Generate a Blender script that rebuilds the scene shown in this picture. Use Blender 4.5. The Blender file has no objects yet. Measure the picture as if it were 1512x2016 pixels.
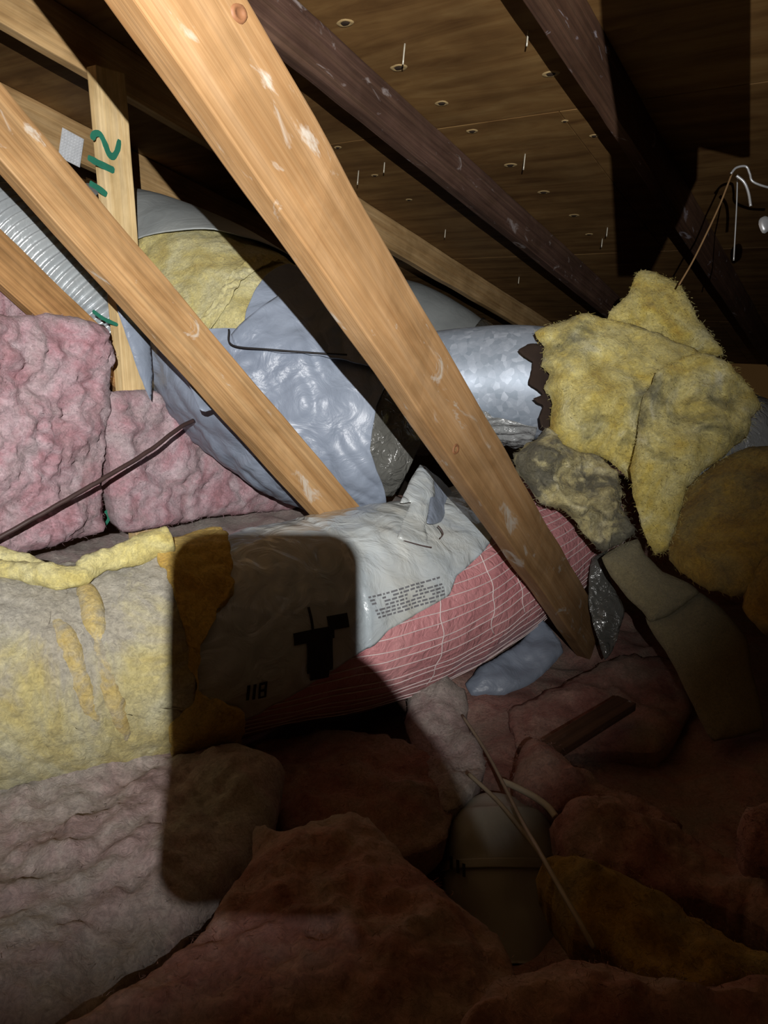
import bpy, bmesh, math, random
import numpy as np
from mathutils import Vector, Matrix, noise
from mathutils.geometry import delaunay_2d_cdt

random.seed(7)
scene = bpy.context.scene
C = scene.collection

# ------------------------------------------------------------------ camera
F = 1514.0                                  # focal length in pixels of the 1512 x 2016 frame
CAMZ = 1.15                                 # lens height above the attic floor
TH = math.radians(15.0)                     # looking down
AZ = math.radians(34.0)                     # trusses run this far right of the view
cam_d = bpy.data.cameras.new('camera')
cam_d.sensor_fit = 'VERTICAL'
cam_d.sensor_height = 36.0
cam_d.lens = 36.0 * F / 2016.0
cam_d.clip_start = 0.005
cam = bpy.data.objects.new('camera', cam_d)
C.objects.link(cam)
cam.location = (0, 0, CAMZ)
cam.rotation_euler = (math.radians(90) - TH, 0, 0)
scene.camera = cam
CS, SN = math.cos(TH), math.sin(TH)


def cam2w(x, y, z):
    """x right, y up, z forward of the lens -> world"""
    return Vector((x, z * CS + y * SN, CAMZ + y * CS - z * SN))


def W(px, py, t):
    return cam2w((px - 756) / F * t, (1008 - py) / F * t, t)


SA, CA = math.sin(AZ), math.cos(AZ)
U = Vector((SA, CA, 0)); V = Vector((-CA, SA, 0)); ZV = Vector((0, 0, 1))


def uvz(u, v, z):
    """u down the roof slope, v across the trusses, z above the lens"""
    return U * u + V * v + ZV * (z + CAMZ)


def ray(px, py):
    x = (px - 756) / F; y = (1008 - py) / F
    return Vector((x, CS + y * SN, y * CS - SN))


def on_v(v):
    return lambda px, py: v / ray(px, py).dot(V)


def on_z(z):
    return lambda px, py: z / ray(px, py).z


def on_px(p0, p1, p2):
    """depth that is linear in 1/t through three (px, py, t) anchors: a true plane"""
    A = np.array([[p[0], p[1], 1.0] for p in (p0, p1, p2)])
    k = np.linalg.solve(A, np.array([1.0 / p[2] for p in (p0, p1, p2)]))
    return lambda px, py: 1.0 / max(0.12, float(k[0] * px + k[1] * py + k[2]))


ROOF_H, ROOF_S = 1.086, 0.25


def roof_pt(px, py):
    r = ray(px, py)
    t = ROOF_H / (r.z + ROOF_S * r.dot(U))
    return Vector((0, 0, CAMZ)) + r * t


# ------------------------------------------------------------------ world and light
world = bpy.data.worlds.new('attic_dusk'); scene.world = world
world.use_nodes = True
bg = world.node_tree.nodes['Background']
bg.inputs[0].default_value = (1.0, 0.52, 0.18, 1)
bg.inputs[1].default_value = 0.026

LAMP = cam2w(0.03, 0.084, -0.42)            # headlamp on the photographer's forehead
ld = bpy.data.lights.new('headlamp_beam', 'SPOT')
ld.energy = 395.0
ld.color = (1.0, 0.98, 0.96)
ld.shadow_soft_size = 0.003
ld.spot_size = math.radians(95)
ld.spot_blend = 1.0
lo = bpy.data.objects.new('headlamp_beam', ld); C.objects.link(lo)
lo.location = LAMP
lo.rotation_euler = (W(200, 250, 2.0) - LAMP).to_track_quat('-Z', 'Y').to_euler()

scene.view_settings.view_transform = 'Standard'
scene.view_settings.look = 'None'
scene.view_settings.gamma = 1.0
scene.view_settings.use_curve_mapping = False
scene.view_settings.exposure = 0.0


# ------------------------------------------------------------------ materials
def new_mat(name):
    m = bpy.data.materials.new(name); m.use_nodes = True
    nt = m.node_tree; b = nt.nodes['Principled BSDF']
    return m, nt, b


def nd(nt, t, **kw):
    n = nt.nodes.new(t)
    for k, v in kw.items():
        setattr(n, k, v)
    return n


def ramp(nt, stops, interp='LINEAR'):
    r = nd(nt, 'ShaderNodeValToRGB'); cr = r.color_ramp
    cr.interpolation = interp
    while len(cr.elements) < len(stops):
        cr.elements.new(0.5)
    for e, (p, c) in zip(cr.elements, stops):
        e.position = p; e.color = (*c, 1) if len(c) == 3 else c
    return r


def coords(nt, scale=(1, 1, 1), kind='Object'):
    tc = nd(nt, 'ShaderNodeTexCoord'); mp = nd(nt, 'ShaderNodeMapping')
    mp.inputs['Scale'].default_value = scale
    nt.links.new(tc.outputs[kind], mp.inputs[0])
    return mp.outputs[0]


def tex_noise(nt, vec, scale, detail=4, rough=0.55, dist=0.0):
    n = nd(nt, 'ShaderNodeTexNoise')
    n.inputs['Scale'].default_value = scale; n.inputs['Detail'].default_value = detail
    n.inputs['Roughness'].default_value = rough; n.inputs['Distortion'].default_value = dist
    nt.links.new(vec, n.inputs['Vector'])
    return n


def mixc(nt, fac, a, b, mode='MIX'):
    m = nd(nt, 'ShaderNodeMix', data_type='RGBA', blend_type=mode)
    for sock, val in ((m.inputs[0], fac), (m.inputs[6], a), (m.inputs[7], b)):
        if hasattr(val, 'is_linked') or hasattr(val, 'links'):
            nt.links.new(val, sock)
        elif isinstance(val, (int, float)):
            sock.default_value = val
        else:
            sock.default_value = (*val, 1)
    return m.outputs[2]


def bump(nt, b, h, strength, dist=0.01):
    n = nd(nt, 'ShaderNodeBump')
    n.inputs['Strength'].default_value = strength; n.inputs['Distance'].default_value = dist
    nt.links.new(h, n.inputs['Height']); nt.links.new(n.outputs[0], b.inputs['Normal'])


def wood(name, c1, c2, c3, smear=0.0, smear_col=(.55, .52, .47), rough=.62, grain=1.0):
    m, nt, b = new_mat(name)
    v = coords(nt, (1.2, 22, 22))
    n1 = tex_noise(nt, v, 2.0, 5, .6, .6)
    v2 = coords(nt, (2.0, 130, 130))
    n2 = tex_noise(nt, v2, 1.0, 3, .6, .2)
    r = ramp(nt, [(.3, c1), (.5, c2), (.72, c3)])
    nt.links.new(n1.outputs[0], r.inputs[0])
    r2 = ramp(nt, [(.35, (1 - .38 * grain,) * 3), (.6, (1, 1, 1))])
    nt.links.new(n2.outputs[0], r2.inputs[0])
    col = mixc(nt, 1.0, r.outputs[0], r2.outputs[0], 'MULTIPLY')
    v3 = coords(nt, (4, 7, 7))
    n3 = tex_noise(nt, v3, 1.3, 4, .6, .4)
    r3 = ramp(nt, [(.40, (.72, .70, .66)), (.62, (1, 1, 1))])
    nt.links.new(n3.outputs[0], r3.inputs[0])
    col = mixc(nt, 1.0, col, r3.outputs[0], 'MULTIPLY')
    if smear:
        v4 = coords(nt, (5, 11, 11))
        n4 = tex_noise(nt, v4, 1.7, 5, .62, 1.2)
        r4 = ramp(nt, [(.645 - .05 * smear, (0, 0, 0)), (.70, (1, 1, 1))])
        nt.links.new(n4.outputs[0], r4.inputs[0])
        mm = nd(nt, 'ShaderNodeMath', operation='MULTIPLY'); mm.inputs[1].default_value = .75
        nt.links.new(r4.outputs[0], mm.inputs[0])
        col = mixc(nt, mm.outputs[0], col, smear_col)
    nt.links.new(col, b.inputs['Base Color'])
    b.inputs['Roughness'].default_value = rough
    b.inputs['Specular IOR Level'].default_value = .3
    bump(nt, b, n2.outputs[0], .35, .003)
    return m


def fibre(name, stops, scale=9.0, dirt=None, dirt_amt=.5, dirt_scale=5.0, fine=90.0, settle=0.0, dirt_w=None):
    m, nt, b = new_mat(name)
    v = coords(nt)
    n1 = tex_noise(nt, v, scale, 6, .62, .8)
    r = ramp(nt, stops); nt.links.new(n1.outputs[0], r.inputs[0])
    col = r.outputs[0]
    if dirt:
        n2 = tex_noise(nt, v, dirt_scale, 5, .65, .6)
        r2 = ramp(nt, [(dirt_w[0] if dirt_w else .50 - .12 * dirt_amt, (0, 0, 0)), (dirt_w[1] if dirt_w else .66, (1, 1, 1))])
        src = n2.outputs[0]
        if settle:                                   # dust gathers on the upper part of the thing
            sx = nd(nt, 'ShaderNodeSeparateXYZ'); nt.links.new(v, sx.inputs[0])
            ma = nd(nt, 'ShaderNodeMath', operation='MULTIPLY_ADD'); ma.inputs[1].default_value = settle; ma.inputs[2].default_value = -.17 * settle
            nt.links.new(sx.outputs[2], ma.inputs[0])
            ad = nd(nt, 'ShaderNodeMath', operation='ADD'); nt.links.new(src, ad.inputs[0]); nt.links.new(ma.outputs[0], ad.inputs[1]); src = ad.outputs[0]
        nt.links.new(src, r2.inputs[0])
        mm = nd(nt, 'ShaderNodeMath', operation='MULTIPLY'); mm.inputs[1].default_value = .85
        nt.links.new(r2.outputs[0], mm.inputs[0])
        col = mixc(nt, mm.outputs[0], col, dirt)
    n3 = tex_noise(nt, v, fine, 5, .7, 1.5)
    r3 = ramp(nt, [(.32, (.60, .60, .60)), (.60, (1, 1, 1))]); nt.links.new(n3.outputs[0], r3.inputs[0])
    col = mixc(nt, 1.0, col, r3.outputs[0], 'MULTIPLY')
    nt.links.new(col, b.inputs['Base Color'])
    b.inputs['Roughness'].default_value = .95
    b.inputs['Specular IOR Level'].default_value = .05
    b.inputs['Sheen Weight'].default_value = .12
    n4 = tex_noise(nt, v, 60, 8, .75, 1.0)
    bump(nt, b, n4.outputs[0], .8, .010)
    return m


def plastic(name, col, col2, rough=.34, wr=16.0, bstr=.5, metallic=0.0, coat=0.0, dust=None):
    m, nt, b = new_mat(name)
    v = coords(nt)
    n1 = tex_noise(nt, v, 3.5, 4, .6, .5)
    r = ramp(nt, [(.35, col2), (.62, col)]); nt.links.new(n1.outputs[0], r.inputs[0])
    c = r.outputs[0]
    if dust:
        n3 = tex_noise(nt, v, 2.2, 5, .6, .2)
        r3 = ramp(nt, [(.45, (0, 0, 0)), (.62, (.8, .8, .8))]); nt.links.new(n3.outputs[0], r3.inputs[0])
        c = mixc(nt, r3.outputs[0], c, dust)
    nt.links.new(c, b.inputs['Base Color'])
    b.inputs['Roughness'].default_value = rough
    b.inputs['Metallic'].default_value = metallic
    b.inputs['Specular IOR Level'].default_value = .5
    b.inputs['Coat Weight'].default_value = coat
    b.inputs['Coat Roughness'].default_value = .12
    v2 = coords(nt, (1, 1, 1))
    n2 = tex_noise(nt, v2, wr, 4, .5, 1.8)
    bump(nt, b, n2.outputs[0], bstr, .012)
    return m


def flat(name, col, rough=.7, metallic=0.0, spec=.3):
    m, nt, b = new_mat(name)
    n = tex_noise(nt, coords(nt), 30, 3)
    r = ramp(nt, [(.3, tuple(x * .78 for x in col)), (.7, col)]); nt.links.new(n.outputs[0], r.inputs[0])
    nt.links.new(r.outputs[0], b.inputs['Base Color'])
    b.inputs['Roughness'].default_value = rough; b.inputs['Metallic'].default_value = metallic
    b.inputs['Specular IOR Level'].default_value = spec
    return m


M = {}
M['web'] = wood('pale_pine', (.31, .19, .094), (.265, .152, .066), (.205, .104, .038), smear=.8, smear_col=(.34, .315, .27), grain=.4)
M['web2'] = wood('tan_fir', (.42, .265, .125), (.36, .21, .09), (.26, .135, .048), smear=.4, smear_col=(.42, .38, .32), grain=.75)
M['web3'] = wood('plain_fir', (.50, .28, .12), (.42, .23, .09), (.36, .18, .07))
M['post'] = wood('yellow_pine', (.78, .60, .34), (.72, .53, .27), (.60, .40, .18), grain=.4)
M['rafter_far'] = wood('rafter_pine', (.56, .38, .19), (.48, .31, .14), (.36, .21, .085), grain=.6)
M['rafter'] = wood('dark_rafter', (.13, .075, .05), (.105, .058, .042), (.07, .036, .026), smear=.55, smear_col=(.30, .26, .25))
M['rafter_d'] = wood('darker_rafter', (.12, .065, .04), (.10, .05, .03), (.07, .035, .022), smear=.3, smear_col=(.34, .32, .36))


def plywood():
    m, nt, b = new_mat('roof_plywood')
    v = coords(nt, (9, 1.3, 1))
    n1 = tex_noise(nt, v, 1.6, 6, .62, 1.6)
    r = ramp(nt, [(.25, (.105, .050, .015)), (.5, (.18, .098, .032)), (.75, (.23, .14, .052))])
    nt.links.new(n1.outputs[0], r.inputs[0])
    w = nd(nt, 'ShaderNodeTexWave', wave_type='BANDS', bands_direction='X')
    w.inputs['Scale'].default_value = .5; w.inputs['Distortion'].default_value = 14
    w.inputs['Detail'].default_value = 4; w.inputs['Detail Scale'].default_value = .7
    nt.links.new(coords(nt, (5, .9, 1)), w.inputs['Vector'])
    r2 = ramp(nt, [(.0, (.80, .77, .74)), (.4, (1, 1, 1))]); nt.links.new(w.outputs[0], r2.inputs[0])
    col = mixc(nt, 1.0, r.outputs[0], r2.outputs[0], 'MULTIPLY')
    n3 = tex_noise(nt, coords(nt, (1, 1, 1)), 2.3, 4, .6)
    r3 = ramp(nt, [(.35, (.62, .58, .55)), (.6, (1, 1, 1))]); nt.links.new(n3.outputs[0], r3.inputs[0])
    col = mixc(nt, 1.0, col, r3.outputs[0], 'MULTIPLY')
    nt.links.new(col, b.inputs['Base Color'])
    b.inputs['Roughness'].default_value = .68; b.inputs['Specular IOR Level'].default_value = .25
    bump(nt, b, n1.outputs[0], .2, .003)
    return m


M['ply'] = plywood()
PK = [(.25, (.30, .13, .14)), (.42, (.48, .27, .30)), (.55, (.55, .39, .42)), (.72, (.58, .48, .50))]
M['pink'] = fibre('pink_fibreglass', PK, 10, dirt=(.42, .33, .33), dirt_amt=.4)
M['pink_dusty'] = fibre('dusty_pink_fibreglass', [(.25, (.28, .18, .17)), (.45, (.46, .33, .31)), (.6, (.52, .43, .39)), (.75, (.55, .48, .43))], 9,
                        dirt=(.40, .36, .31), dirt_amt=.6)
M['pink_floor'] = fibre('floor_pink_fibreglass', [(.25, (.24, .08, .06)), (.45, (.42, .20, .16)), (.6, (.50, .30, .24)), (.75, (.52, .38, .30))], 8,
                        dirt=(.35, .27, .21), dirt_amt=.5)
M['yellow'] = fibre('yellow_fibreglass', [(.28, (.48, .31, .05)), (.42, (.63, .50, .125)), (.56, (.71, .62, .25)), (.70, (.77, .73, .48))], 8,
                    dirt=(.14, .13, .06), dirt_scale=6.5, dirt_w=(.51, .66))
M['yellow_clean'] = fibre('clean_yellow_fibreglass', [(.25, (.46, .35, .09)), (.45, (.56, .48, .18)), (.62, (.62, .57, .30)), (.78, (.66, .63, .42))], 8, fine=120)
M['yellow_dusty'] = fibre('dusty_yellow_fibreglass', [(.25, (.40, .31, .10)), (.42, (.48, .41, .18)), (.56, (.50, .46, .28)), (.72, (.50, .47, .37))], 6,
                          dirt=(.35, .325, .28), dirt_scale=4.2, settle=1.1, dirt_w=(.42, .56))
M['yellow_fold'] = fibre('ochre_fibreglass', [(.3, (.40, .28, .08)), (.5, (.50, .38, .14)), (.7, (.54, .46, .25))], 12, dirt=(.36, .33, .26), dirt_scale=13, dirt_w=(.48, .62))
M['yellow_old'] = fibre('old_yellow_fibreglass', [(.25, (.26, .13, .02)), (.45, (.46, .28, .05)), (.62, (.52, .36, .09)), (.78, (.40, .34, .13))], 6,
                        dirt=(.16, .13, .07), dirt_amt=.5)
M['grey_fibre'] = fibre('soiled_fibreglass', [(.3, (.34, .27, .10)), (.5, (.55, .48, .24)), (.7, (.68, .64, .46))], 11, dirt=(.085, .08, .06), dirt_scale=8, dirt_w=(.44, .56))
M['jacket'] = plastic('grey_duct_jacket', (.215, .25, .31), (.165, .195, .25), rough=.42, wr=12, bstr=.5)
M['sleeve'] = plastic('grey_green_sleeve', (.30, .32, .315), (.24, .26, .26), rough=.5, wr=10, bstr=.25)
M['silver'] = plastic('silver_jacket', (.38, .42, .44), (.30, .34, .36), rough=.28, wr=13, bstr=.75, coat=.5, dust=(.44, .43, .37))
M['dark_film'] = plastic('dark_clear_film', (.10, .10, .09), (.06, .06, .055), rough=.18, wr=26, bstr=.9, coat=.6)
M['film'] = plastic('grey_clear_film', (.26, .27, .27), (.18, .19, .19), rough=.2, wr=22, bstr=.8, coat=.6)
M['hose'] = plastic('silver_hose', (.42, .45, .46), (.34, .37, .39), rough=.3, wr=30, bstr=.2, metallic=.25)
M['lining'] = plastic('pink_lining', (.55, .27, .27), (.44, .18, .19), rough=.36, wr=30, bstr=.6, coat=.4)
M['thread'] = flat('white_thread', (.72, .60, .58), .4)


def galvanised():
    m, nt, b = new_mat('galvanised_steel')
    v = coords(nt)
    vo = nd(nt, 'ShaderNodeTexVoronoi'); vo.inputs['Scale'].default_value = 60
    nt.links.new(v, vo.inputs['Vector'])
    n = tex_noise(nt, v, 20, 5, .7)
    r = ramp(nt, [(.3, (.26, .31, .37)), (.55, (.34, .39, .46)), (.8, (.52, .58, .66))])
    mx = mixc(nt, .55, vo.outputs['Color'], n.outputs[0])
    nt.links.new(mx, r.inputs[0]); nt.links.new(r.outputs[0], b.inputs['Base Color'])
    b.inputs['Metallic'].default_value = .3; b.inputs['Roughness'].default_value = .52
    return m


M['steel'] = galvanised()
M['plate'] = flat('nail_plate_steel', (.80, .83, .86), .3, .15, .6)
M['kraft'] = fibre('tan_kraft_facing', [(.3, (.24, .20, .11)), (.6, (.29, .25, .14)), (.8, (.31, .27, .17))], 2, fine=200)
M['print'] = flat('dark_print', (.14, .14, .15), .6)
M['print_black'] = flat('black_print', (.012, .012, .014), .6)
M['green'] = flat('green_marker', (.02, .16, .10), .7)
M['cable'] = flat('dark_brown_cable', (.05, .028, .025), .55)
M['cable2'] = flat('grey_tan_cable', (.28, .23, .16), .5)
M['cable3'] = flat('cream_cable', (.42, .36, .26), .5)
M['black'] = flat('black_cord', (.012, .01, .01), .6)
M['torn'] = flat('charred_brown_facing', (.026, .015, .010), .9)
M['string'] = flat('brown_string', (.24, .14, .06), .8)
M['wire'] = flat('galvanised_wire', (.62, .64, .66), .35, .5, .5)
M['nail'] = flat('bright_nail', (.60, .56, .45), .4, .4, .5)
M['hole'] = flat('plugged_hole', (.022, .012, .006), .85)
M['ring'] = flat('splintered_rim', (.34, .24, .11), .7)
M['knot'] = flat('wood_knot', (.16, .07, .03), .6)
M['boards'] = flat('ceiling_board', (.10, .08, .06), .9)
M['canvas'] = plastic('grey_boot_jacket', (.30, .30, .26), (.24, .24, .21), rough=.5, wr=9, bstr=.2)
M['phone'] = flat('black_phone', (.02, .02, .022), .3)
M['skin'] = flat('skin', (.45, .26, .18), .6)


# ------------------------------------------------------------------ object helpers
def tag(o, label=None, cat=None, group=None, kind=None):
    if label: o['label'] = label
    if cat: o['category'] = cat
    if group: o['group'] = group
    if kind: o['kind'] = kind
    return o


def thing(name, label, cat, base, group=None, kind=None):
    o = bpy.data.objects.new(name, None); C.objects.link(o)
    o.location = base; o.empty_display_size = .05
    return tag(o, label, cat, group, kind)


def link(name, verts, faces, mat, parent=None, smooth=True):
    """one mesh object from world-space vertices; origin at its own base or its parent's"""
    if parent is not None and parent.parent is None:
        base = Vector(parent.location); off = Vector((0, 0, 0))
    elif parent is not None:
        base = Vector(parent.parent.location); off = base
    else:
        xs = [v[0] for v in verts]; ys = [v[1] for v in verts]; zs = [v[2] for v in verts]
        base = Vector(((min(xs) + max(xs)) / 2, (min(ys) + max(ys)) / 2, min(zs)))
        off = base
    me = bpy.data.meshes.new(name)
    me.from_pydata([tuple(Vector(v) - base) for v in verts], [], faces)
    me.update()
    if smooth:
        me.polygons.foreach_set('use_smooth', [True] * len(me.polygons))
    me.materials.append(mat)
    o = bpy.data.objects.new(name, me); C.objects.link(o)
    o.location = off
    if parent is not None:
        o.parent = parent
        if parent.parent is not None:                # a sub-part keeps its place under a turned part
            o.matrix_parent_inverse = (Matrix.Translation(Vector(parent.parent.location)) @ parent.matrix_basis).inverted()
    return o


def box_obj(name, origin, ax, ay, az, sx, sy, sz, mat, parent=None, bevel=.003, wobble=0.0):
    """box sx*sy*sz centred on origin, local axes ax ay az (kept as the object's own axes so grain follows it)"""
    bm = bmesh.new()
    nx = max(2, int(sx / .05)) if wobble else 1
    bmesh.ops.create_cube(bm, size=1.0)
    bmesh.ops.scale(bm, vec=(sx, sy, sz), verts=bm.verts)
    if wobble:
        long_e = [e for e in bm.edges if abs(e.verts[0].co.x - e.verts[1].co.x) > sx * .5]
        bmesh.ops.subdivide_edges(bm, edges=long_e, cuts=nx, use_grid_fill=True)
        for v in bm.verts:
            p = v.co * 7 + Vector(origin) * 3
            v.co.y += noise.noise(p) * wobble; v.co.z += noise.noise(p + Vector((9, 4, 2))) * wobble
    if bevel:
        es = [e for e in bm.edges if e.is_manifold and e.calc_face_angle(0) > .6]
        bmesh.ops.bevel(bm, geom=es, offset=bevel, segments=2, affect='EDGES', profile=.6)
    me = bpy.data.meshes.new(name); bm.to_mesh(me); bm.free()
    me.materials.append(mat)
    o = bpy.data.objects.new(name, me); C.objects.link(o)
    R = Matrix((ax, ay, az)).transposed().to_4x4()
    R.translation = Vector(origin)
    if parent is not None:
        o.parent = parent
        pm = Matrix.Translation(Vector(parent.location))
        if parent.parent is not None:
            pm = Matrix.Translation(Vector(parent.parent.location)) @ parent.matrix_basis
        o.matrix_basis = pm.inverted() @ R
    else:
        o.matrix_basis = R
    return o


def beam(name, v0, p1, p2, width, mat, parent, thick=.038, wobble=.0015):
    """timber in a truss plane: centre line (u,z) p1-p2, near face at v0"""
    a = uvz(p1[0], v0 + thick / 2, p1[1]); b = uvz(p2[0], v0 + thick / 2, p2[1])
    ax = (b - a).normalized(); ay = V.copy(); az = ax.cross(ay)
    return box_obj(name, (a + b) / 2, ax, ay, az, (b - a).length, thick, width, mat, parent, wobble=wobble)


def catmull(P, n):
    P = [np.array(p, float) for p in P]
    P = [2 * P[0] - P[1]] + P + [2 * P[-1] - P[-2]]
    out = []
    m = len(P) - 3
    for i in range(n + 1):
        x = i / n * m; k = min(int(x), m - 1); t = x - k
        p0, p1, p2, p3 = P[k:k + 4]
        out.append(.5 * ((2 * p1) + (-p0 + p2) * t + (2 * p0 - 5 * p1 + 4 * p2 - p3) * t * t + (-p0 + 3 * p1 - 3 * p2 + p3) * t ** 3))
    return out


class Tube:
    """path through (px, py, t, r); angle 0 faces the camera, +90 the upper side in the picture"""
    def __init__(self, pts, n=200):
        cv = catmull([tuple(W(p[0], p[1], p[2])) + (p[3],) for p in pts], n)
        self.n = n
        self.c = [Vector(p[:3]) for p in cv]; self.r = [p[3] for p in cv]
        self.f = []
        eye = Vector((0, 0, CAMZ))
        for i in range(n + 1):
            T = (self.c[min(n, i + 1)] - self.c[max(0, i - 1)]).normalized()
            E = (eye - self.c[i]); E = (E - T * E.dot(T)).normalized()
            B = T.cross(E)
            if B.z < 0: B = -B
            self.f.append((T, E, B))

    def at(self, s, a, dr=0.0):
        x = max(0.0, min(1.0, s)) * self.n; i = min(int(x), self.n - 1); k = x - i
        c = self.c[i].lerp(self.c[i + 1], k)
        r = self.r[i] * (1 - k) + self.r[i + 1] * k + dr
        T, E, B = self.f[i]; T2, E2, B2 = self.f[i + 1]
        E = E.lerp(E2, k); B = B.lerp(B2, k)
        ex = (s - max(0.0, min(1.0, s)))
        n = E * math.cos(a) + B * math.sin(a)
        return c + n * r + T * ex, n

    def surf(self, name, mat, parent, s0=0.0, s1=1.0, a0=-math.pi, a1=math.pi, dr=0.0, ns=120, na=72, disp=None, solid=0.0, cap=False):
        """open or closed skin; s0/s1 may be functions of angle, a0/a1 functions of s"""
        fs = lambda f, x: f(x) if callable(f) else f
        closed = (not callable(a0) and not callable(a1) and abs(a1 - a0 - 2 * math.pi) < 1e-6)
        vs = []; m = na if closed else na + 1
        for i in range(ns + 1):
            q = i / ns
            for j in range(m):
                w = j / na
                if callable(a0) or callable(a1):
                    s = fs(s0, 0) + (fs(s1, 0) - fs(s0, 0)) * q
                    lo, hi = fs(a0, s), fs(a1, s)
                    a = lo + (hi - lo) * w
                else:
                    a = a0 + (a1 - a0) * w
                    lo, hi = fs(s0, a), fs(s1, a)
                    s = lo + (hi - lo) * q
                p, n = self.at(s, a, dr)
                if disp: p = p + n * disp(s, a, p)
                vs.append(p)
        fa = []
        for i in range(ns):
            for j in range(na):
                k = (j + 1) % m
                fa.append((i * m + j, i * m + k, (i + 1) * m + k, (i + 1) * m + j))
        if cap and closed:
            for i in (0, ns):
                c = sum((vs[i * m + j] for j in range(m)), Vector()) / m
                ci = len(vs); vs.append(c)
                for j in range(m): fa.append((i * m + j, i * m + (j + 1) % m, ci))
        o = link(name, vs, fa, mat, parent)
        if solid:
            md = o.modifiers.new('thickness', 'SOLIDIFY'); md.thickness = solid; md.offset = 0
        return o


def fbm(p, sc, oct=4, H=1.0):
    return noise.fractal(p * sc, H, 2.0, oct)


def tubeline(name, pts, r, mat, parent=None, n=40, sides=8, world=False, jit=0.0, taper=False):
    """a cable, thread or wire through (px,py,t) or world points"""
    P = [Vector(p) if world else W(*p) for p in pts]
    cv = [Vector(p) for p in catmull([tuple(p) for p in P], n)]
    vs = []; fa = []
    up = Vector((.3, -.5, .81))
    for i, c in enumerate(cv):
        T = (cv[min(n, i + 1)] - cv[max(0, i - 1)]).normalized()
        A = T.cross(up).normalized(); B = T.cross(A)
        if jit: c = c + A * noise.noise(c * 30) * jit + B * noise.noise(c * 30 + Vector((5, 5, 5))) * jit
        for j in range(sides):
            a = 2 * math.pi * j / sides
            rr_ = r * (math.sin(math.pi * (i + .3) / (n + .6)) ** .6 * (1 + .25 * noise.noise(c * 16))) if taper else r
            vs.append(c + (A * math.cos(a) + B * math.sin(a)) * rr_)
    for i in range(n):
        for j in range(sides):
            k = (j + 1) % sides
            fa.append((i * sides + j, i * sides + k, (i + 1) * sides + k, (i + 1) * sides + j))
    fa.append(tuple(range(sides))[::-1]); fa.append(tuple(range(n * sides, n * sides + sides)))
    return link(name, vs, fa, mat, parent)


def resample(poly, step, smooth=True):
    P = [np.array(p, float) for p in poly]; n = len(P); out = []
    for i in range(n):
        p0, p1, p2, p3 = P[i - 1], P[i], P[(i + 1) % n], P[(i + 2) % n]
        L = np.linalg.norm(p2 - p1); k = max(1, int(L / step))
        for j in range(k):
            t = j / k
            if smooth:
                q = .5 * ((2 * p1) + (-p0 + p2) * t * .8 + (2 * p0 - 5 * p1 + 4 * p2 - p3) * t * t * .8 + (-p0 + 3 * p1 - 3 * p2 + p3) * t ** 3 * .8)
                lin = p1 + (p2 - p1) * t
                q = .5 * q + .5 * lin
            else:
                q = p1 + (p2 - p1) * t
            out.append(q)
    return out


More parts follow.
